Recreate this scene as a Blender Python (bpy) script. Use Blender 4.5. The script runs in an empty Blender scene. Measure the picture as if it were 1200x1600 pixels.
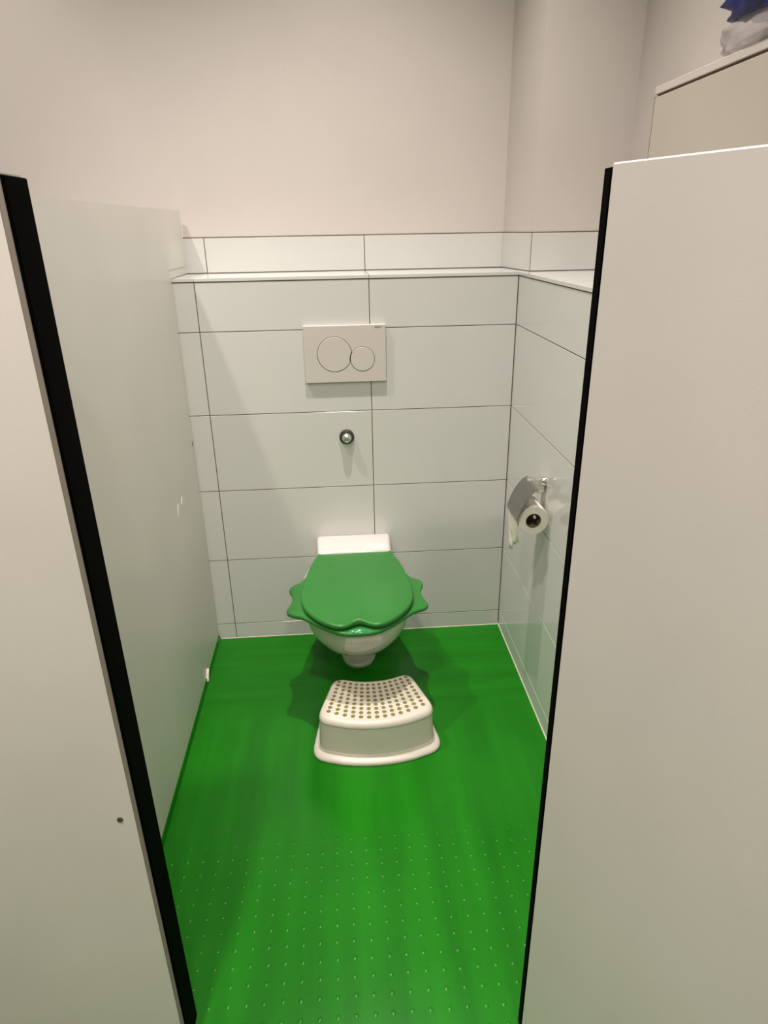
import bpy, bmesh, math, random
from mathutils import Vector, Matrix, noise

random.seed(7)
SC = bpy.context.scene
COL = SC.collection

# ------------------------------------------------------------------ camera
CAM_POS = Vector((0.4011, -2.0289, 1.3297))
YAW, PITCH, ROLL, FPX = -0.0646, -0.4033, -0.0175, 1035.65
fw = Vector((-math.sin(YAW) * math.cos(PITCH), math.cos(YAW) * math.cos(PITCH), math.sin(PITCH)))
rt = Vector((math.cos(YAW), math.sin(YAW), 0))
up = rt.cross(fw)
rt2 = rt * math.cos(ROLL) + up * math.sin(ROLL)
up2 = -rt * math.sin(ROLL) + up * math.cos(ROLL)
cd = bpy.data.cameras.new('camera')
cd.sensor_fit = 'VERTICAL'
cd.sensor_height = 36.0
cd.lens = FPX / 1600.0 * 36.0
cd.clip_start = 0.02
cam = bpy.data.objects.new('camera', cd)
M = Matrix.Identity(4)
for i in range(3):
    M[i][0] = rt2[i]; M[i][1] = up2[i]; M[i][2] = -fw[i]; M[i][3] = CAM_POS[i]
cam.matrix_world = M
COL.objects.link(cam)
SC.camera = cam

# ------------------------------------------------------------------ world, lights, exposure
w = bpy.data.worlds.new('world'); SC.world = w
w.use_nodes = True
w.node_tree.nodes['Background'].inputs[0].default_value = (1.0, 0.93, 0.84, 1)
w.node_tree.nodes['Background'].inputs[1].default_value = 0.02
SC.view_settings.view_transform = 'Standard'
SC.view_settings.look = 'None'
SC.view_settings.gamma = 1.0
SC.view_settings.use_curve_mapping = False
SC.view_settings.exposure = 0.0

WARM = (1.0, 0.895, 0.85)
def downlight(name, loc, power, radius=0.05, cone=120, blend=1.0, col=WARM):
    l = bpy.data.lights.new(name, 'SPOT')
    l.energy = power; l.color = col; l.shadow_soft_size = radius
    l.spot_size = math.radians(cone); l.spot_blend = blend
    o = bpy.data.objects.new(name, l); COL.objects.link(o)
    o.location = loc                                   # shines straight down
    return o
CEIL = 3.0
downlight('downlight_cubicle', (0.43, -0.50, CEIL - 0.02), 194, 0.026, 88)
downlight('downlight_next_cubicle', (-0.55, -0.50, CEIL - 0.02), 150, 0.04, 98)
downlight('downlight_washroom', (-0.02, -1.95, CEIL - 0.02), 228, 0.06, 112)
downlight('fill_washroom_rear', (0.72, -3.40, CEIL - 0.02), 150, 0.10, 176, 0.4)  # added fill lamp to brighten the front panels and upper walls

# ------------------------------------------------------------------ materials
def lin(c):
    return tuple(((x / 255.0) / 12.92 if x / 255.0 <= 0.04045 else ((x / 255.0 + 0.055) / 1.055) ** 2.4) for x in c) + (1.0,)

def mat(name, rgb, rough=0.5, metal=0.0, var=0.0, vscale=6.0, bump=0.0, bscale=200.0, coat=0.0, stretch=None, spec=0.5, bdist=0.001, sss=0.0):
    m = bpy.data.materials.new(name); m.use_nodes = True
    nt = m.node_tree; b = nt.nodes['Principled BSDF']
    b.inputs['Base Color'].default_value = lin(rgb)
    b.inputs['Roughness'].default_value = rough
    b.inputs['Metallic'].default_value = metal
    b.inputs['Specular IOR Level'].default_value = spec
    if coat:
        b.inputs['Coat Weight'].default_value = coat; b.inputs['Coat Roughness'].default_value = 0.08
    tc = nt.nodes.new('ShaderNodeTexCoord')
    if var:
        n = nt.nodes.new('ShaderNodeTexNoise'); n.inputs['Scale'].default_value = vscale; n.inputs['Detail'].default_value = 6
        src = tc.outputs['Object']
        if stretch:
            mp = nt.nodes.new('ShaderNodeMapping'); mp.inputs['Scale'].default_value = stretch
            nt.links.new(src, mp.inputs['Vector']); src = mp.outputs['Vector']
        nt.links.new(src, n.inputs['Vector'])
        r = nt.nodes.new('ShaderNodeValToRGB')
        c = lin(rgb)
        r.color_ramp.elements[0].color = tuple(x * (1 - var) for x in c[:3]) + (1,)
        r.color_ramp.elements[1].color = tuple(min(1, x * (1 + var)) for x in c[:3]) + (1,)
        r.color_ramp.elements[0].position = 0.3; r.color_ramp.elements[1].position = 0.7
        nt.links.new(n.outputs['Fac'], r.inputs['Fac'])
        nt.links.new(r.outputs['Color'], b.inputs['Base Color'])
    if bump:
        n2 = nt.nodes.new('ShaderNodeTexNoise'); n2.inputs['Scale'].default_value = bscale; n2.inputs['Detail'].default_value = 4
        nt.links.new(tc.outputs['Object'], n2.inputs['Vector'])
        bp = nt.nodes.new('ShaderNodeBump'); bp.inputs['Strength'].default_value = bump; bp.inputs['Distance'].default_value = bdist
        nt.links.new(n2.outputs['Fac'], bp.inputs['Height'])
        nt.links.new(bp.outputs['Normal'], b.inputs['Normal'])
    return m

M_PLASTER = mat('plaster', (202, 196, 189), 0.85, var=0.03, vscale=3, bump=0.25, bscale=160)
M_CEIL = mat('ceiling_paint', (150, 148, 144), 0.9, var=0.02, vscale=4)
M_TILE = mat('tile_glaze', (207, 208, 203), 0.16, var=0.02, vscale=3, bump=0.04, bscale=14, coat=0.3)
M_GROUT = mat('grout', (104, 92, 78), 0.9, var=0.2, vscale=60)
M_SEAL = mat('sealant', (214, 206, 190), 0.55, var=0.12, vscale=30)
M_HPL = mat('laminate_panel', (216, 209, 203), 0.42, var=0.03, vscale=5, bump=0.12, bscale=420)
M_HPL_IN = mat('laminate_partition', (210, 208, 200), 0.36, var=0.03, vscale=4, bump=0.06, bscale=300)
M_BLACK = mat('black_edge', (4, 3, 4), 0.7, var=0.2, vscale=20, spec=0.02)
M_GREYEDGE = mat('grey_edge', (128, 120, 110), 0.5, var=0.06, vscale=30)
M_CERAMIC = mat('ceramic', (208, 205, 200), 0.10, var=0.01, vscale=4, coat=0.5)
M_SEAT = mat('green_plastic', (46, 115, 47), 0.30, spec=0.3, var=0.04, vscale=7, bump=0.02, bscale=30)
M_SNOUT = mat('teal_green_plastic', (52, 130, 76), 0.15, var=0.04, vscale=20)
M_STOOL = mat('white_plastic', (203, 198, 184), 0.42, var=0.02, vscale=9, bump=0.05, bscale=300)
M_STOOLBODY = M_STOOL
M_DOT = mat('olive_rubber', (120, 112, 58), 0.7, var=0.2, vscale=60)
M_PLATE = mat('plate_plastic', (200, 195, 186), 0.38, var=0.02, vscale=8)
M_DARK = mat('dark_gap', (60, 52, 44), 0.8, var=0.1, vscale=30)
M_RING = mat('dark_reflection_rim', (44, 46, 38), 0.35, var=0.1, vscale=40)  # dark reflections of the chrome rim, put into its base colour
M_SATIN = mat('satin_chrome', (225, 222, 212), 0.3, 1.0, var=0.03, vscale=30)
M_CHROME = mat('chrome', (225, 225, 222), 0.12, 1.0, var=0.03, vscale=30)
M_BRUSHED = mat('brushed_steel', (150, 150, 144), 0.38, 1.0, var=0.08, vscale=60, stretch=(1, 0.1, 1), bump=0.05, bscale=300)
M_PAPER = mat('tissue_paper', (240, 235, 224), 0.95, var=0.03, vscale=40, bump=0.4, bscale=240)
M_CARD = mat('cardboard_core', (120, 104, 84), 0.9, var=0.1, vscale=40)
M_SPOT = mat('dark_screw', (88, 78, 66), 0.5, 0.3, var=0.2, vscale=200)
M_WHITEMARK = mat('white_mark', (240, 238, 230), 0.4, var=0.05, vscale=80)
M_CABINET = mat('cabinet_laminate', (188, 181, 168), 0.5, var=0.03, vscale=5, bump=0.1, bscale=300)
M_BLUE = mat('blue_plastic', (14, 24, 92), 0.4, var=0.4, vscale=26, spec=0.25, bump=0.5, bscale=45, bdist=0.004)

def floor_material():
    m = bpy.data.materials.new('green_floor_paint'); m.use_nodes = True
    nt = m.node_tree; N = nt.nodes; L = nt.links; b = N['Principled BSDF']
    tc = N.new('ShaderNodeTexCoord')
    def stroke(scale, ns, det=5):
        mp = N.new('ShaderNodeMapping'); mp.inputs['Scale'].default_value = scale
        n = N.new('ShaderNodeTexNoise'); n.inputs['Scale'].default_value = ns; n.inputs['Detail'].default_value = det
        L.new(tc.outputs['Object'], mp.inputs['Vector']); L.new(mp.outputs['Vector'], n.inputs['Vector'])
        return n.outputs['Fac']
    sx = stroke((0.12, 1.5, 1), 14)          # brushed across, by the wall
    sy = stroke((1.6, 0.10, 1), 10)          # brushed lengthways, further out
    sep = N.new('ShaderNodeSeparateXYZ'); L.new(tc.outputs['Object'], sep.inputs[0])
    mr = N.new('ShaderNodeMapRange'); mr.inputs['From Min'].default_value = -0.46; mr.inputs['From Max'].default_value = -0.40
    L.new(sep.outputs['Y'], mr.inputs['Value'])
    mx = N.new('ShaderNodeMix'); mx.data_type = 'FLOAT'
    L.new(mr.outputs['Result'], mx.inputs[0]); L.new(sy, mx.inputs[2]); L.new(sx, mx.inputs[3])
    blot = stroke((1, 1, 1), 5, 6)
    ad = N.new('ShaderNodeMix'); ad.data_type = 'FLOAT'; ad.inputs[0].default_value = 0.35
    L.new(mx.outputs[0], ad.inputs[2]); L.new(blot, ad.inputs[3])
    r = N.new('ShaderNodeValToRGB')
    r.color_ramp.elements[0].position = 0.32; r.color_ramp.elements[0].color = lin((16, 98, 7))
    r.color_ramp.elements[1].position = 0.68; r.color_ramp.elements[1].color = lin((24, 119, 13))
    L.new(ad.outputs[0], r.inputs['Fac']); L.new(r.outputs['Color'], b.inputs['Base Color'])
    b.inputs['Roughness'].default_value = 0.27
    b.inputs['Specular IOR Level'].default_value = 0.25
    bp = N.new('ShaderNodeBump'); bp.inputs['Strength'].default_value = 0.10; bp.inputs['Distance'].default_value = 0.003
    L.new(ad.outputs[0], bp.inputs['Height']); L.new(bp.outputs['Normal'], b.inputs['Normal'])
    return m
M_FLOOR = floor_material()

def film_material():
    m = bpy.data.materials.new('clear_film'); m.use_nodes = True
    nt = m.node_tree; N = nt.nodes; L = nt.links; b = N['Principled BSDF']
    b.inputs['Base Color'].default_value = lin((196, 190, 190)); b.inputs['Roughness'].default_value = 0.18
    tc = N.new('ShaderNodeTexCoord'); n = N.new('ShaderNodeTexNoise'); n.inputs['Scale'].default_value = 40; n.inputs['Detail'].default_value = 6
    L.new(tc.outputs['Object'], n.inputs['Vector'])
    bp = N.new('ShaderNodeBump'); bp.inputs['Strength'].default_value = 0.8; bp.inputs['Distance'].default_value = 0.004
    L.new(n.outputs['Fac'], bp.inputs['Height']); L.new(bp.outputs['Normal'], b.inputs['Normal'])
    b.inputs['Alpha'].default_value = 0.5
    return m
M_FILM = film_material()

# ------------------------------------------------------------------ helpers
def link(name, me, material=None, parent=None):
    o = bpy.data.objects.new(name, me); COL.objects.link(o)
    if material and me is not None and not me.materials:
        me.materials.append(material)
    if parent: o.parent = parent
    return o

def obj(name, bm, material, parent=None, smooth=False, angle=None):
    bmesh.ops.recalc_face_normals(bm, faces=bm.faces[:])
    me = bpy.data.meshes.new(name); bm.to_mesh(me); bm.free()
    if smooth:
        for p in me.polygons: p.use_smooth = True
        if angle is not None:
            me.set_sharp_from_angle(angle=math.radians(angle))
    return link(name, me, material, parent)

def thing(name, label, cat, loc=(0, 0, 0), group=None):
    o = bpy.data.objects.new(name, None); COL.objects.link(o); o.location = loc
    o['label'] = label; o['category'] = cat
    if group: o['group'] = group
    return o

def struct(o, label=None):
    o['kind'] = 'structure'
    if label: o['label'] = label
    return o

def bbox(bm, lo, hi, bevel=0.0, seg=1):
    vs = [bm.verts.new((x, y, z)) for x in (lo[0], hi[0]) for y in (lo[1], hi[1]) for z in (lo[2], hi[2])]
    F = [(0, 1, 3, 2), (4, 6, 7, 5), (0, 4, 5, 1), (2, 3, 7, 6), (0, 2, 6, 4), (1, 5, 7, 3)]
    fs = [bm.faces.new([vs[i] for i in f]) for f in F]
    if bevel:
        es = list({e for f in fs for e in f.edges})
        bmesh.ops.bevel(bm, geom=es, offset=bevel, segments=seg, profile=0.5, affect='EDGES')
    return bm

def box(name, lo, hi, material, parent=None, bevel=0.0, seg=1, smooth=False):
    bm = bmesh.new(); bbox(bm, lo, hi, bevel, seg)
    return obj(name, bm, material, parent, smooth, 40 if smooth else None)

def loft(bm, rings, cap0=True, cap1=True, closed=True):
    R = [[bm.verts.new(p) for p in r] for r in rings]
    n = len(R[0])
    for a, b in zip(R, R[1:]):
        for i in range(n if closed else n - 1):
            j = (i + 1) % n
            bm.faces.new((a[i], a[j], b[j], b[i]))
    if cap0: bm.faces.new(R[0][::-1])
    if cap1: bm.faces.new(R[-1])
    return R

def prism(bm, poly, axis, a, b):
    """extrude a polygon of 2D points along an axis from a to b"""
    def P(u, v, t):
        return {'x': (t, u, v), 'y': (u, t, v), 'z': (u, v, t)}[axis]
    loft(bm, [[P(u, v, a) for u, v in poly], [P(u, v, b) for u, v in poly]])

def lathe(bm, prof, origin, axis='z', n=32, cap=True):
    """prof: list of (radius, t)."""
    rings = []
    for r, t in prof:
        ring = []
        for i in range(n):
            a = 2 * math.pi * i / n
            c, s = r * math.cos(a), r * math.sin(a)
            d = {'x': (t, c, s), 'y': (c, t, s), 'z': (c, s, t)}[axis]
            ring.append((origin[0] + d[0], origin[1] + d[1], origin[2] + d[2]))
        rings.append(ring)
    loft(bm, rings, cap, cap)

def fillet(poly, rad, seg=6):
    """round every corner of a closed polygon; rad is a number or one per corner; constant point count"""
    out = []
    n = len(poly)
    for i in range(n):
        p0, p1, p2 = Vector(poly[i - 1]), Vector(poly[i]), Vector(poly[(i + 1) % n])
        r = rad[i] if isinstance(rad, (list, tuple)) else rad
        if r <= 0: out.append(tuple(p1)); continue
        d0 = (p0 - p1).normalized(); d1 = (p2 - p1).normalized()
        half = d0.angle(d1) / 2
        t = min(r / math.tan(half), 0.49 * (p0 - p1).length, 0.49 * (p2 - p1).length)
        a, b = p1 + d0 * t, p1 + d1 * t
        for k in range(seg + 1):
            s = k / seg
            q = a * (1 - s) ** 2 + p1 * 2 * s * (1 - s) + b * s ** 2
            out.append(tuple(q))
    return out

def spline(pts, per=6, closed=True):
    out = []; n = len(pts)
    for i in range(n if closed else n - 1):
        P = [Vector(pts[(i + k - 1) % n]) if closed else Vector(pts[max(0, min(n - 1, i + k - 1))]) for k in range(4)]
        for j in range(per):
            t = j / per
            q = 0.5 * ((2 * P[1]) + (P[2] - P[0]) * t + (2 * P[0] - 5 * P[1] + 4 * P[2] - P[3]) * t * t + (3 * P[1] - P[0] - 3 * P[2] + P[3]) * t ** 3)
            out.append(tuple(q))
    if not closed: out.append(tuple(pts[-1]))
    return out

def shrink(poly, d):
    """offset a closed 2D outline inward by d (counter-clockwise or clockwise alike)"""
    n = len(poly); area = sum(poly[i - 1][0] * poly[i][1] - poly[i][0] * poly[i - 1][1] for i in range(n))
    s = 1 if area > 0 else -1
    out = []
    for i in range(n):
        a, b = Vector(poly[i - 1]), Vector(poly[(i + 1) % n])
        t = (b - a)
        if t.length < 1e-9: out.append(poly[i]); continue
        t.normalize(); nrm = Vector((-t.y, t.x)) * s
        out.append((poly[i][0] + nrm.x * d, poly[i][1] + nrm.y * d))
    return out

def slab(bm, outline, z0, z1, r=0.004, dome=0.0, seg=3):
    """a horizontal slab of an outline with rounded edges, optional dome towards the middle on top"""
    rings = []
    for k in range(seg + 1):
        a = math.pi / 2 * k / seg
        rings.append([(x, y, z0 + r * (1 - math.sin(a))) for x, y in shrink(outline, r * (1 - math.cos(math.pi / 2 - a)))][:] if False else
                     [(x, y, z0 + r * (1 - math.cos(a))) for x, y in shrink(outline, r * (1 - math.sin(a)))])
    for k in range(seg + 1):
        a = math.pi / 2 * k / seg
        rings.append([(x, y, z1 - r + r * math.sin(a)) for x, y in shrink(outline, r * (1 - math.cos(a)))])
    cx = sum(p[0] for p in outline) / len(outline); cy = sum(p[1] for p in outline) / len(outline)
    if dome:
        last = rings[-1]
        for f in (0.9, 0.75, 0.55, 0.3, 0.08):
            rings.append([(cx + (x - cx) * f, cy + (y - cy) * f, z + dome * (1 - f * f)) for x, y, z in last])
    loft(bm, rings)

# ------------------------------------------------------------------ setting
XL = -0.061                    # face of the left partition
XR = 0.942                     # face of the tiled wall on the right
XRR = 1.235                    # plaster wall behind the right-hand ledge
LEDGE = 1.209
YB = 0.24                      # plaster wall above the ledge
YF = -1.255                    # cubicle front
Z0 = 0.0595
G = 0.0013                     # half a joint
TT = 0.008                     # tile thickness
STRIP = 1.3135

floor = struct(box('floor', (-2.3, -4.2, -0.10), (1.5, 0.5, 0.0), M_FLOOR))
struct(box('ceiling', (-2.3, -4.2, CEIL), (1.5, 0.5, CEIL + 0.1), M_CEIL))
struct(box('wall_left', (-2.3, -4.2, 0), (-2.2, 0.5, CEIL), M_PLASTER))
struct(box('wall_front', (-2.2, -4.2, 0), (1.5, -4.1, CEIL), M_PLASTER))
struct(box('wall_back_upper', (-2.2, YB, LEDGE - 0.02), (1.5, 0.5, CEIL), M_PLASTER))
wall_back = struct(box('wall_back', (-2.2, 0.0013, 0), (XR + TT, YB, LEDGE - TT), M_GROUT))
wall_right = struct(box('wall_right', (XR + 0.0013, -1.318, 0), (XRR, YB, LEDGE - TT), M_GROUT))
struct(box('wall_right_upper', (XRR, -4.1, 0), (1.5, YB, CEIL), M_PLASTER))
bm = bmesh.new()
prism(bm, [(0.946, YB + 0.001), (0.973, 0.0), (XRR + 0.001, 0.0), (XRR + 0.001, YB + 0.001)], 'z', LEDGE - 0.001, CEIL)
chase = struct(obj('wall_chase', bm, M_PLASTER))

# --- tiles: every tile is a piece of its wall
TILE_CACHE = {}
def tile(parent, centre, size, rotz=0.0):
    key = tuple(round(s, 4) for s in size)
    me = TILE_CACHE.get(key)
    if me is None:
        bm = bmesh.new(); h = [s / 2 for s in size]
        bbox(bm, (-h[0], -h[1], -h[2]), (h[0], h[1], h[2]), 0.0004)
        bmesh.ops.recalc_face_normals(bm, faces=bm.faces[:])
        me = bpy.data.meshes.new('tile'); bm.to_mesh(me); bm.free(); me.materials.append(M_TILE)
        TILE_CACHE[key] = me
    o = link('tile', me, None, parent)
    o.location = centre; o.rotation_euler.z = rotz
    return o

rows = [(0.004, Z0)] + [(Z0 + 0.25 * k, Z0 + 0.25 * (k + 1)) for k in range(4)] + [(Z0 + 1.0, 1.1985)]
for (z0, z1) in rows:
    lo = z0 + (G if z0 > 0.01 else 0); hi = z1 - G
    for (x0, x1) in ((-0.5, 0.0), (0.0, 0.5), (0.5, XR - 0.001)):
        a, b = x0 + G, x1 - G
        tile(wall_back, ((a + b) / 2, TT / 2, (lo + hi) / 2), (b - a, TT, hi - lo))
    ys = (0.0, -0.62, -1.12)
    for y1, y0 in zip(ys, ys[1:]):
        a, b = y0 + G, y1 - (0.001 if y1 == 0 else G)
        tile(wall_right, (XR + TT / 2, (a + b) / 2, (lo + hi) / 2), (TT, b - a, hi - lo))
# ledge tiles
zc = LEDGE - 0.0045
for (x0, x1) in ((-0.5, 0.0), (0.0, 0.5), (0.5, XR - 0.001)):
    tile(wall_back, ((x0 + x1) / 2, (YB - 0.004) / 2, zc), (x1 - x0 - 0.0016, YB - 0.004 + 0.003, 0.009))
tile(wall_back, (XR + 0.016, 0.12, zc), (0.030, 0.234, 0.009))
for y1, y0 in ((-0.0008, -0.5), (-0.5, -1.12)):
    tile(wall_right, ((XR - 0.002 + XRR) / 2, (y0 + y1) / 2, zc), (XRR - XR + 0.002, y1 - y0 - 0.0016, 0.009))
# upstand row above the ledge
wb_up = bpy.data.objects['wall_back_upper']
gz0, gz1 = LEDGE, STRIP + 0.0022
box('grout_bed', (-0.5, YB - 0.0012, gz0), (0.949, YB + 0.001, gz1), M_GROUT, wb_up)
for (x0, x1) in ((-0.5, 0.0), (0.0, 0.5), (0.5, 0.9455)):
    tile(wb_up, ((x0 + x1) / 2, YB - 0.0005, (LEDGE + 0.0022 + STRIP - 0.001) / 2), (x1 - x0 - 2 * G, 0.005, STRIP - LEDGE - 0.0032))
ang = math.atan2(0.0 - YB, 0.973 - 0.946)
def chase_piece(p0, p1, inset0, inset1, proud, thick, z0, z1, is_tile):
    d = Vector((p1[0] - p0[0], p1[1] - p0[1])); Ln = d.length; d.normalize()
    nrm = Vector((d.y, -d.x))
    if nrm.x > 0 or (abs(nrm.x) < 1e-6 and nrm.y > 0): nrm = -nrm
    mid = Vector(p0) + d * ((inset0 + Ln - inset1) / 2) + nrm * (proud - thick / 2)
    size = (Ln - inset0 - inset1, thick, z1 - z0)
    if is_tile:
        tile(chase, (mid.x, mid.y, (z0 + z1) / 2), size, math.atan2(d.y, d.x))
    else:
        h = [s / 2 for s in size]
        o = box('grout_bed', (-h[0], -h[1], -h[2]), (h[0], h[1], h[2]), M_GROUT, chase)
        o.location = (mid.x, mid.y, (z0 + z1) / 2); o.rotation_euler.z = math.atan2(d.y, d.x)
for p0, p1 in (((0.946, YB), (0.973, 0.0)), ((0.973, 0.0), (XRR, 0.0))):
    chase_piece(p0, p1, 0, 0, 0.0012, 0.003, gz0, gz1, False)
    chase_piece(p0, p1, 0.003 if p0[1] > 0.1 else 0.0, 0.0006, 0.003, 0.005, LEDGE + 0.0022, STRIP - 0.001, True)
# sealant beads along the floor
bm = bmesh.new(); prism(bm, [(0.0, 0.0), (-0.002, 0.0), (0.0, 0.0035)], 'x', XL, XR)
obj('sealant_bead', bm, M_SEAL, wall_back)
bm = bmesh.new(); prism(bm, [(XR, 0.0), (XR - 0.0025, 0.0), (XR, 0.004)], 'y', YF, 0.0)
obj('sealant_bead', bm, M_SEAL, wall_right)

# --- floor studs: far too many small pips to pick apart
bm = bmesh.new()
y = -0.808
while y > -1.75:
    x = 0.4184 - 0.0344 * 13
    while x < 0.93:
        jx, jy = random.uniform(-.001, .001), random.uniform(-.001, .001)
        slope = (x - 0.4184) * -0.0  # grid runs square to the wall
        h = 0.0011
        hh = h * min(1.0, max(0.25, (-0.80 - y) / 0.16))
        rings = []
        for r, z in ((0.0054, -0.0001), (0.0043, hh * 0.45), (0.0030, hh * 0.82), (0.0013, hh)):
            rings.append([(x + jx + r * math.cos(a * math.pi / 4), y + jy + r * math.sin(a * math.pi / 4), z) for a in range(8)])
        loft(bm, rings, False, True)
        x += 0.0344
    y -= 0.0354
st = obj('floor_studs', bm, M_FLOOR, floor, True)
st['kind'] = 'stuff'
# green coving where the floor meets the left partition
bm = bmesh.new(); prism(bm, [(XL - 0.002, 0.0), (XL + 0.016, 0.0), (XL + 0.006, 0.006), (XL + 0.002, 0.022), (XL - 0.002, 0.022)], 'y', YF + 0.02, -0.007)
obj('coving', bm, M_FLOOR, floor)

# ------------------------------------------------------------------ left partition
part = thing('cubicle_partition', 'pale laminate partition along the left of the cubicle', 'partition', (XL - 0.0065, -0.5, 0))
def loc(o, t):   # geometry is written in world coordinates; shift it under its thing
    o.matrix_parent_inverse = Matrix.Translation(-Vector(t.location)); return o
bm = bmesh.new()
TOP = 1.385
prof = [(YF + 0.012, 0.012), (-0.002, 0.004), (-0.002, Z0), (-0.004, 0.5), (-0.006, LEDGE - 0.006), (-0.010, LEDGE - 0.002), (-0.010, 1.234), (0.20, 1.234), (0.222, 1.24), (0.222, TOP + 0.006), (YF + 0.012, TOP - 0.002)]
prism(bm, prof, 'x', XL - 0.013, XL)
loc(obj('panel', bm, M_HPL_IN, part), part)
bm = bmesh.new(); bbox(bm, (XL - 0.012, -0.0075, LEDGE + 0.0015), (XL - 0.0015, 0.225, 1.2335))
loc(obj('filler', bm, M_HPL_IN, part), part)
# small white marks and chips on the board
def fleck(pts, material, name='board_mark', x=XL):
    bm = bmesh.new()
    prism(bm, pts, 'x', x - 0.0005, x + 0.0006)
    loc(obj(name, bm, material, part), part)
YS, ZS = -0.245, 0.625
fleck([(YS, ZS), (YS + 0.012, ZS + 0.012), (YS + 0.02, ZS + 0.006), (YS + 0.006, ZS - 0.012), (YS - 0.003, ZS - 0.006)], M_WHITEMARK)
fleck([(YS - 0.05, ZS - 0.004), (YS - 0.04, ZS + 0.010), (YS - 0.033, ZS + 0.008), (YS - 0.048, ZS - 0.022), (YS - 0.055, ZS - 0.020)], M_WHITEMARK)
fleck([(-0.02, 0.73), (-0.012, 0.735), (-0.010, 0.722), (-0.018, 0.718)], M_SPOT)
bm = bmesh.new()
prism(bm, [(-0.262, 0.014), (-0.245, 0.034), (-0.232, 0.042), (-0.238, 0.026), (-0.250, 0.010)], 'x', XL - 0.001, XL + 0.007)
loc(obj('chip', bm, M_SEAL, part), part)

# ------------------------------------------------------------------ cubicle front: left panel
LP = thing('front_panel', 'white panel at the left of the doorway with a wide black edge', 'panel', (-0.20, -1.28, 0))
XE = 0.0945
bm = bmesh.new()
prism(bm, fillet([(-0.75, -1.307), (XE - 0.010, -1.307), (XE - 0.004, -1.303), (XE - 0.004, -1.256), (-0.75, -1.256)], [0, .006, .003, 0.003, 0], 4), 'z', 0.02, TOP)
loc(obj('board', bm, M_HPL, LP), LP)
bm = bmesh.new(); prism(bm, fillet([(XE - 0.0105, -1.3080), (XE - 0.0035, -1.3080), (XE - 0.0035, -1.300), (XE - 0.0105, -1.300)], 0.002, 3), 'z', 0.02, TOP - 0.001)
loc(obj('edge_band', bm, M_GREYEDGE, LP), LP)  # narrow grey band along the board's front corner
bm = bmesh.new(); bbox(bm, (XE - 0.0042, -1.3075, 0.02), (XE, -1.254, TOP - 0.002), 0.0012)
loc(obj('edge_strip', bm, M_BLACK, LP), LP)
bm = bmesh.new(); lathe(bm, [(0.0045, -1.3068), (0.0040, -1.3085), (0.0018, -1.3090)], (0.0637, 0, 0.563), 'y', 14)
loc(obj('screw', bm, M_SPOT, LP), LP)
for zf in (0.02,):
    pass
bm = bmesh.new(); bbox(bm, (-0.60, -1.30, 0.0), (-0.54, -1.262, 0.021)); loc(obj('foot', bm, M_BLACK, LP), LP)
bm = bmesh.new(); bbox(bm, (0.02, -1.30, 0.0), (0.07, -1.262, 0.021)); loc(obj('foot', bm, M_BLACK, LP), LP)

# ------------------------------------------------------------------ cubicle front: right post and open door leaf
RP = thing('door_post', 'narrow post with a thin black edge at the right of the doorway', 'door post', (0.82, -1.307, 0))
bm = bmesh.new(); bbox(bm, (0.6880, -1.3155, 0.0), (XR - 0.001, -1.2990, TOP - 0.004), 0.001)
loc(obj('board', bm, M_HPL, RP), RP)
bm = bmesh.new(); bbox(bm, (0.6766, -1.3160, 0.0), (0.6885, -1.2985, TOP - 0.0027), 0.0008)
loc(obj('edge_strip', bm, M_BLACK, RP), RP)

DR = thing('cubicle_door', 'white cubicle door swung wide open at the right', 'door', (0.6722, -1.3289, 0))
da = math.atan2(-1.4235 + 1.2663, 0.7671 - 0.6965)
DR.rotation_euler.z = da
DT = 1.3850
bm = bmesh.new(); bbox(bm, (0.0, 0.0, 0.004), (0.58, 0.020, DT), 0.0015)
o = obj('leaf', bm, M_HPL, DR)
for zh in (0.35, 1.10):
    bm = bmesh.new(); lathe(bm, [(0.0035, zh - 0.03), (0.0035, zh + 0.03)], (0.006, 0.0232, 0), 'z', 12)
    obj('hinge', bm, M_GREYEDGE, DR, True, 40)

# ------------------------------------------------------------------ flush plate
FP = thing('flush_plate', 'pale rectangular flush plate with two round buttons on tiled wall', 'flush plate', (0.4235, 0.0, 0.986))
def plate_with_holes():
    bm = bmesh.new(); bbox(bm, (-0.1225, -0.012, -0.0835), (0.1225, 0.0, 0.0850), 0.0016, 2)
    o = obj('plate', bm, M_PLATE, FP)
    cuts = []
    for (cx, cz, r) in ((-0.032, 0.0005, 0.0525), (0.0515, -0.0150, 0.0372)):
        b2 = bmesh.new(); lathe(b2, [(r, -0.02), (r, -0.0095)], (cx, 0, cz), 'y', 64)
        c = obj('cutter', b2, M_PLATE); cuts.append(c)
        md = o.modifiers.new('cut', 'BOOLEAN'); md.object = c; md.operation = 'DIFFERENCE'; md.solver = 'EXACT'
    for c in cuts: c.location = FP.location
    bpy.context.view_layer.update()
    dg = bpy.context.evaluated_depsgraph_get()
    me = bpy.data.meshes.new_from_object(o.evaluated_get(dg))
    o.modifiers.clear(); o.data = me
    for c in cuts: bpy.data.objects.remove(c, do_unlink=True)
    return o
pl = plate_with_holes()
bm = bmesh.new()
for (cx, cz, r) in ((-0.032, 0.0005, 0.0522), (0.0515, -0.0150, 0.0370)):
    lathe(bm, [(r, -0.0097), (r, -0.0094)], (cx, 0, cz), 'y', 64)
obj('button_gap', bm, M_DARK, FP)
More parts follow.
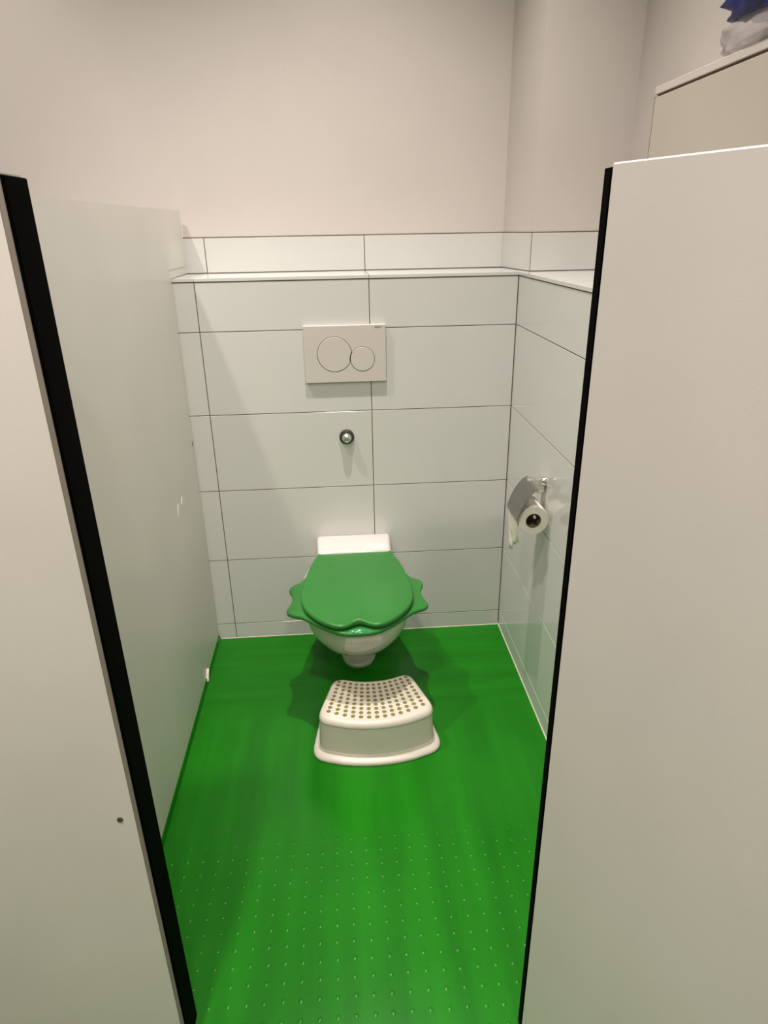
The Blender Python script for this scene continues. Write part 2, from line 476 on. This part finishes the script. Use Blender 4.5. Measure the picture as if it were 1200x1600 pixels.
# the large button is bitten by the small one
bm = bmesh.new()
def disc_outline(cx, cz, r, n=72, bite=None):
    out = []
    for i in range(n):
        a = 2 * math.pi * i / n
        x, z = cx + r * math.cos(a), cz + r * math.sin(a)
        if bite:
            bx, bz, br = bite; d = math.hypot(x - bx, z - bz)
            if d < br: x, z = bx + (x - bx) / d * br, bz + (z - bz) / d * br
        out.append((x, z))
    return out
def button(outline):
    bm = bmesh.new()
    rings = [[(x, -0.0092, z) for x, z in outline], [(x, -0.0121, z) for x, z in outline], [(x, -0.0128, z) for x, z in shrink(outline, 0.0008)]]
    loft(bm, rings); return bm
obj('flush_button', button(disc_outline(-0.032, 0.0005, 0.0508, 96, (0.0515, -0.0150, 0.0388))), M_PLATE, FP)
obj('flush_button', button(disc_outline(0.0515, -0.0150, 0.0357, 64)), M_PLATE, FP)
# tiny maker's lettering at the top right corner
cu = bpy.data.curves.new('lettering', 'FONT'); cu.body = 'GEBERIT'; cu.size = 0.0062; cu.align_x = 'CENTER'; cu.extrude = 0.0001
to = bpy.data.objects.new('lettering', cu); COL.objects.link(to)
to.rotation_euler = (math.pi / 2, 0, 0)
bpy.context.view_layer.update()
me = bpy.data.meshes.new_from_object(to.evaluated_get(bpy.context.evaluated_depsgraph_get()))
bpy.data.objects.remove(to, do_unlink=True)
lo_ = link('lettering', me, M_DARK, FP); lo_.rotation_euler = (math.pi / 2, 0, 0); lo_.location = (0.100, -0.01215, 0.0755)
if not me.materials: me.materials.append(M_DARK)

# ------------------------------------------------------------------ chrome knob on the tiles
KN = thing('chrome_stud', 'small round stud with dark ring and chrome centre below the flush plate', 'wall stud', (0.4184, 0.0, 0.7274))
bm = bmesh.new(); lathe(bm, [(0.0235, 0.0), (0.0235, -0.005), (0.0215, -0.010), (0.0165, -0.0125), (0.0155, -0.0125)], (0, 0, 0), 'y', 40)
obj('ring', bm, M_RING, KN, True, 40)
bm = bmesh.new(); lathe(bm, [(0.0150, -0.006), (0.0152, -0.016), (0.0142, -0.021), (0.0115, -0.0250), (0.0070, -0.0275), (0.0020, -0.0284)], (0, 0, 0), 'y', 40)
obj('dome', bm, M_SATIN, KN, True)

# ------------------------------------------------------------------ toilet
XC = 0.427
TO = thing('toilet', 'white wall-hung toilet with green animal-shaped seat and closed green lid', 'toilet', (XC, 0, 0))
def bowl_ring(z, yf, w, wb, yc=None, n=28, p=2.0):
    """D-shaped horizontal section: wall end flat, front elliptical"""
    if yc is None: yc = yf * 0.52
    pts = []
    for i in range(n + 1):                       # front, right to left
        a = math.pi * i / n
        c, s = math.cos(a), math.sin(a)
        x = w * math.copysign(abs(c) ** (2 / p), c); yy = yc + (yf - yc) * abs(s) ** (2 / p)
        pts.append((x, yy, z))
    for k in range(1, 8):                        # left flank back to the wall
        t = k / 8; s = t * t * (3 - 2 * t)
        pts.append((-(w + (wb - w) * s), yc * (1 - t), z))
    pts.append((-wb, -0.0005, z)); pts.append((wb, -0.0005, z))
    for k in range(7, 0, -1):
        t = k / 8; s = t * t * (3 - 2 * t)
        pts.append(((w + (wb - w) * s), yc * (1 - t), z))
    return pts
bm = bmesh.new()
secs = [(0.171, -0.320, 0.050, 0.055), (0.172, -0.358, 0.086, 0.070), (0.178, -0.391, 0.109, 0.082), (0.190, -0.421, 0.127, 0.093), (0.208, -0.448, 0.140, 0.102),
        (0.231, -0.472, 0.150, 0.108), (0.258, -0.494, 0.158, 0.112), (0.288, -0.511, 0.163, 0.115), (0.32, -0.524, 0.166, 0.118), (0.338, -0.528, 0.166, 0.119), (0.344, -0.524, 0.163, 0.117)]
loft(bm, [bowl_ring(z, yf, wd, wb) for z, yf, wd, wb in secs])
obj('bowl', bm, M_CERAMIC, TO, True, 60)
bm = bmesh.new()
rings = []
for z, ry, rx, yc in ((0.072, 0.012, 0.018, -0.280), (0.073, 0.034, 0.037, -0.280), (0.079, 0.046, 0.0465, -0.280), (0.095, 0.053, 0.0530, -0.280), (0.12, 0.058, 0.0580, -0.278), (0.19, 0.066, 0.066, -0.27)):
    rings.append([(rx * math.cos(2 * math.pi * i / 32), yc + ry * math.sin(2 * math.pi * i / 32), z) for i in range(32)])
loft(bm, rings)
obj('trap', bm, M_CERAMIC, TO, True, 60)
# raised deck at the wall
bm = bmesh.new()
def dkr(d, z):
    b = -0.0005 - d
    return [(x, y, z) for x, y in fillet([(-0.123 + d, b), (0.123 - d, b), (0.1175 - d, -0.130 + d), (-0.1175 + d, -0.130 + d)], 0.016 - d, 5)]
rings = [dkr(0, 0.342), dkr(0, 0.376), dkr(0.0012, 0.3815), dkr(0.005, 0.3855), dkr(0.011, 0.3870)]
loft(bm, rings)
obj('deck', bm, M_CERAMIC, TO, True, 50)
# seat ring with the turtle's feet
half = [(0.0, -0.5560), (0.028, -0.5550), (0.050, -0.5490), (0.075, -0.5330), (0.105, -0.5080), (0.135, -0.4780), (0.158, -0.4580), (0.182, -0.4470), (0.1955, -0.4360), (0.1985, -0.4200), (0.1925, -0.4000),
        (0.1875, -0.3750), (0.1870, -0.3560), (0.1895, -0.3370), (0.1955, -0.3210), (0.1985, -0.3060), (0.1945, -0.2890), (0.1810, -0.2750), (0.1650, -0.2610), (0.1510, -0.2250), (0.1400, -0.1950), (0.1280, -0.1650), (0.1200, -0.1340), (0.0600, -0.1310)]
right = spline(half, 3, False)
outl = right + [(-x, y) for x, y in right[::-1][:-1] if x > 0.001]
bm = bmesh.new(); slab(bm, outl, 0.3445, 0.3585, 0.0055)
seat = obj('seat', bm, M_SEAT, TO, True, 50)
# snout at the front of the seat
bm = bmesh.new()
rings = []
for k in range(7):
    a = math.pi / 2 * k / 6
    c, s = max(0.02, math.cos(a)), math.sin(a)
    rings.append([(0.036 * c * math.cos(2 * math.pi * i / 28), -0.5440 + 0.0135 * c * math.sin(2 * math.pi * i / 28) * (1.0 if math.sin(2 * math.pi * i / 28) < 0 else 0.8), 0.352 + 0.0125 * s) for i in range(28)])
loft(bm, rings)
sn = obj('snout', bm, M_SNOUT, seat, True)
# lid
lh = [(0.0, -0.5270), (0.012, -0.5300), (0.028, -0.5400), (0.048, -0.5455), (0.072, -0.5390), (0.100, -0.5180), (0.125, -0.4880), (0.144, -0.4560), (0.1555, -0.4200), (0.1595, -0.3850), (0.1590, -0.3450),
      (0.1545, -0.2950), (0.1470, -0.2450), (0.1360, -0.1900), (0.1260, -0.1500), (0.1165, -0.1170), (0.108, -0.1135), (0.05, -0.1130)]
right = spline(lh, 3, False)
lout = right + [(-x, y) for x, y in right[::-1][:-1] if x > 0.001]
bm = bmesh.new(); slab(bm, lout, 0.3625, 0.3790, 0.006, dome=0.006)
# crease running up from the notch
for v in bm.verts:
    if v.co.z > 0.375:
        d = abs(v.co.x); t = max(0.0, min(1.0, (-v.co.y - 0.34) / 0.18))
        v.co.z += 0.0035 * t * (math.exp(-(d / 0.014) ** 2) - 0.5 * math.exp(-((d - 0.04) / 0.03) ** 2))
obj('lid', bm, M_SEAT, TO, True, 50)
for s in (-1, 1):
    bm = bmesh.new(); lathe(bm, [(0.008, s * 0.075 - 0.018), (0.008, s * 0.075 + 0.018)], (0, -0.128, 0.3800), 'x', 14)

    bm.free()
    bm = bmesh.new(); bbox(bm, (s * 0.075 - 0.016, -0.1345, 0.3440), (s * 0.075 + 0.016, -0.1305, 0.3640), 0.001)
    obj('hinge', bm, M_SEAT, TO)

# ------------------------------------------------------------------ step stool
ST = thing('step_stool', 'white plastic step stool with olive anti-slip dots in front of toilet', 'stool', (0.463, -0.53, 0))
ST.rotation_euler.z = math.radians(1.2)
def stool_outline(wf, wr, yfm, yfc, yrm, yrc, rf, rr, nf=13):
    """fan-shaped plan in local coordinates: front bowed out, rear bowed in"""
    pts = []; rad = []
    ts = [-1, -0.52, -0.35, -0.17, 0, 0.17, 0.35, 0.52, 1]; nf = len(ts)
    for i in range(nf):
        t = ts[i]
        pts.append((wf * t, yfc + (yfm - yfc) * (1 - t * t))); rad.append(rf if i in (0, nf - 1) else 0.0)
    for i in range(nf):
        t = -ts[i]
        pts.append((wr * t, yrc + (yrm - yrc) * (1 - t * t))); rad.append(rr if i in (0, nf - 1) else 0.0)
    return fillet(pts, rad, 5)
def stool_ring(off, z, k=0.0):
    """off: inset from the base outline; k: 0 at the base .. 1 at the top"""
    d = off
    o = stool_outline(0.183 - 0.005 * k - d, 0.150 - 0.024 * k - d, -0.128 + 0.004 * k + d, -0.088 + 0.004 * k + d, 0.098 - 0.008 * k - d, 0.125 - 0.010 * k - d,
                      max(0.020, 0.056 - 1.0 * d), max(0.018, 0.046 - 0.8 * d))
    return [(x, y, z) for x, y in o]
bm = bmesh.new()
R = [stool_ring(0.002, 0.0), stool_ring(0.0, 0.004), stool_ring(0.001, 0.010), stool_ring(0.005, 0.0145), stool_ring(0.011, 0.0165), stool_ring(0.0155, 0.0185, 0.0), stool_ring(0.0165, 0.024, 0.05)]
obj('base_flange', (lambda b: (loft(b, R, True, True), b)[1])(bm), M_STOOL, ST, True, 50)
bm = bmesh.new()
R = [stool_ring(0.0185, 0.016, 0.0), stool_ring(0.0170, 0.060, 0.45), stool_ring(0.0160, 0.112, 0.9)]
loft(bm, R, True, True)
obj('body', bm, M_STOOLBODY, ST, True, 50)
bm = bmesh.new()
R = [stool_ring(0.0150, 0.110, 0.9), stool_ring(0.0140, 0.1125, 0.92), stool_ring(0.0140, 0.117, 0.95), stool_ring(0.0160, 0.1235, 1.0), stool_ring(0.0205, 0.1285, 1.0), stool_ring(0.0270, 0.1305, 1.0),
     stool_ring(0.0285, 0.1302, 1.0), stool_ring(0.0292, 0.1292, 1.0), stool_ring(0.0305, 0.1292, 1.0), stool_ring(0.0315, 0.1302, 1.0)]
loft(bm, R, True, True)
obj('tread', bm, M_STOOL, ST, True, 40)
bm = bmesh.new()
NC, NR = 13, 9
inner = dict(wf=0.183 - 0.014 - 0.044, wr=0.126 - 0.034)
for r in range(NR):
    v = r / (NR - 1)
    wid = (0.1290 * (1 - v) + 0.0965 * v)
    for c in range(NC):
        t = -1 + 2 * c / (NC - 1)
        yfr = -0.0475 - 0.0365 * (1 - t * t) ; yrr = 0.0770 - 0.0240 * (1 - t * t)
        cx, cy = wid * t, yfr * (1 - v) + yrr * v
        rr = 0.0062 - 0.0009 * v
        rings = []
        for q, z in ((rr, 0.1298), (rr, 0.1308), (rr * 0.8, 0.1312)):
            rings.append([(cx + q * math.cos(a * math.pi / 5), cy + q * math.sin(a * math.pi / 5), z) for a in range(10)])
        loft(bm, rings, False, True)
dots = obj('anti_slip_dots', bm, M_DOT, ST)
dots['kind'] = 'stuff'

# ------------------------------------------------------------------ paper holder and roll
PH = thing('paper_holder', 'chrome toilet paper holder with curved steel lid on right tiled wall', 'paper holder', (XR, -0.386, 0.69))
bm = bmesh.new(); bbox(bm, (0.9000, -0.4030, 0.6690), (XR, -0.3720, 0.6950), 0.004, 3); loc(obj('bracket', bm, M_CHROME, PH, True, 50), PH)
bm = bmesh.new(); lathe(bm, [(0.0100, 0.891), (0.0125, 0.8925), (0.0125, 0.9065), (0.0105, 0.909), (0.0105, 0.932), (0.0135, 0.9365), (0.0135, XR)], (0, -0.400, 0.7030), 'x', 24); loc(obj('pivot_bar', bm, M_CHROME, PH, True, 40), PH)
# lid: bent sheet over the roll
arc = spline([(0.8990, 0.7100), (0.8920, 0.7070), (0.8800, 0.6960), (0.8640, 0.6720), (0.8500, 0.6360), (0.8475, 0.6220)], 5, False)
bm = bmesh.new()
T = 0.0015
inner_arc = []
for i, p in enumerate(arc):
    a = Vector(arc[max(0, i - 1)]); b = Vector(arc[min(len(arc) - 1, i + 1)]); t = (b - a).normalized()
    inner_arc.append((p[0] + t.y * -T, p[1] + t.x * T))
poly = arc + inner_arc[::-1]
prism(bm, poly, 'y', -0.478, -0.372)
loc(obj('cover', bm, M_BRUSHED, PH, True, 40), PH)
bm = bmesh.new()
lathe(bm, [(0.0036, -0.474), (0.0042, -0.472), (0.0042, -0.362)], (0.8960, 0, 0.6305), 'y', 14)
bbox(bm, (0.892, -0.3660, 0.6280), (0.900, -0.3580, 0.6840), 0.001)
bbox(bm, (0.892, -0.3740, 0.6760), (0.904, -0.3580, 0.6840), 0.001)
loc(obj('rod', bm, M_CHROME, PH, True, 40), PH)

RO = thing('toilet_roll', 'white toilet paper roll hanging on the chrome holder', 'toilet roll', (0.896, -0.415, 0.617))
bm = bmesh.new()
n = 40; ro, ri = 0.0405, 0.0205
prof = [(ri, -0.05), (ro - 0.001, -0.05), (ro, -0.049), (ro, 0.049), (ro - 0.001, 0.05), (ri, 0.05)]
rings = [[(r * math.cos(2 * math.pi * i / n), t, r * math.sin(2 * math.pi * i / n)) for i in range(n)] for r, t in prof]
rings.append(rings[0])
loft(bm, rings, False, False); bmesh.ops.remove_doubles(bm, verts=bm.verts[:], dist=1e-6)
obj('paper', bm, M_PAPER, RO, True, 40)
bm = bmesh.new()
rings = [[(r * math.cos(2 * math.pi * i / n), t, r * math.sin(2 * math.pi * i / n)) for i in range(n)] for r, t in ((ri, -0.0495), (ri - 0.0012, -0.0495), (ri - 0.0012, 0.0495), (ri, 0.0495), (ri, -0.0495))]
loft(bm, rings, False, False)
obj('core', bm, M_CARD, RO, True, 40)
# loose end hanging down from the room side of the roll
bm = bmesh.new()
NU, NV = 14, 14
grid = []
for i in range(NU + 1):
    u = i / NU; row = []
    for j in range(NV + 1):
        v = j / NV
        a = math.radians(60) * max(0, 1 - u * 3)
        if u < 1 / 3:
            x = -(ro + 0.0008) * math.cos(a); z = (ro + 0.0008) * math.sin(a)
        else:
            q = (u - 1 / 3) * 1.5
            x = -(ro + 0.0008) + 0.010 * q * q + 0.005 * q * noise.noise(Vector((v * 4, q * 4, 3)))
            z = -0.118 * q * (1 - 0.40 * v + 0.22 * noise.noise(Vector((v * 7, 1.3, 0.5))))
        row.append((x, 0.048 - 0.096 * v * (1 - 0.25 * max(0, u - .4)), z))
    grid.append(row)
V = [[bm.verts.new(p) for p in r] for r in grid]
for i in range(NU):
    for j in range(NV): bm.faces.new((V[i][j], V[i + 1][j], V[i + 1][j + 1], V[i][j + 1]))
o = obj('loose_sheet', bm, M_PAPER, RO, True)
sm = o.modifiers.new('thick', 'SOLIDIFY'); sm.thickness = 0.0006; sm.offset = 0

# ------------------------------------------------------------------ cabinet above the right ledge and the bag on it
CB = thing('wall_cabinet', 'flat pale cabinet standing on the ledge behind the open door', 'cabinet', (1.19, -0.75, LEDGE))
XCB = 1.150
bm = bmesh.new(); bbox(bm, (XCB, -1.235, LEDGE), (XRR, -0.312, 1.5960), 0.001); loc(obj('body', bm, M_CABINET, CB), CB)
bm = bmesh.new(); bbox(bm, (XCB + 0.004, -1.234, 1.5960), (XRR, -0.316, 1.6020)); loc(obj('shadow_gap', bm, M_GROUT, CB), CB)
bm = bmesh.new(); bbox(bm, (XCB, -1.235, 1.6020), (XRR, -0.3085, 1.6170), 0.001); loc(obj('top_board', bm, M_PLASTER, CB), CB)
bm = bmesh.new(); bbox(bm, (XCB + 0.001, -0.312, LEDGE + 0.001), (XRR, -0.3085, 1.5975)); loc(obj('side_gap', bm, M_DARK, CB), CB)

BG = thing('plastic_bag', 'clear plastic bag with crumpled blue plastic on top of the cabinet', 'bag', (1.19, -0.72, 1.617))
def crumple(seed, cx, cy, cz, rx, ry, rz, amp, material, name, flat=True, sub=4):
    bm = bmesh.new(); bmesh.ops.create_icosphere(bm, subdivisions=sub, radius=1.0)
    for v in bm.verts:
        d = v.co.normalized()
        k = 1 + amp * (noise.noise(d * 2.2 + Vector((seed, 0, 0))) + 0.6 * abs(noise.noise(d * 5 + Vector((0, seed, 0)))) + 0.25 * noise.noise(d * 11))
        p = Vector((math.copysign(abs(d.x) ** 0.7, d.x) * rx, math.copysign(abs(d.y) ** 0.7, d.y) * ry, math.copysign(abs(d.z) ** 0.8, d.z) * rz)) * k
        p += Vector((cx, cy, cz))
        if flat: p.z = max(p.z, 0.0006)
        p.x = min(p.x, XRR - 1.19 - 0.002)
        v.co = p
    return obj(name, bm, material, BG, True)
crumple(3.1, -0.006, 0.005, 0.027, 0.040, 0.168, 0.036, 0.20, M_FILM, 'clear_bag')
crumple(9.4, -0.008, -0.01, 0.080, 0.040, 0.165, 0.034, 0.30, M_BLUE, 'blue_liner', False)
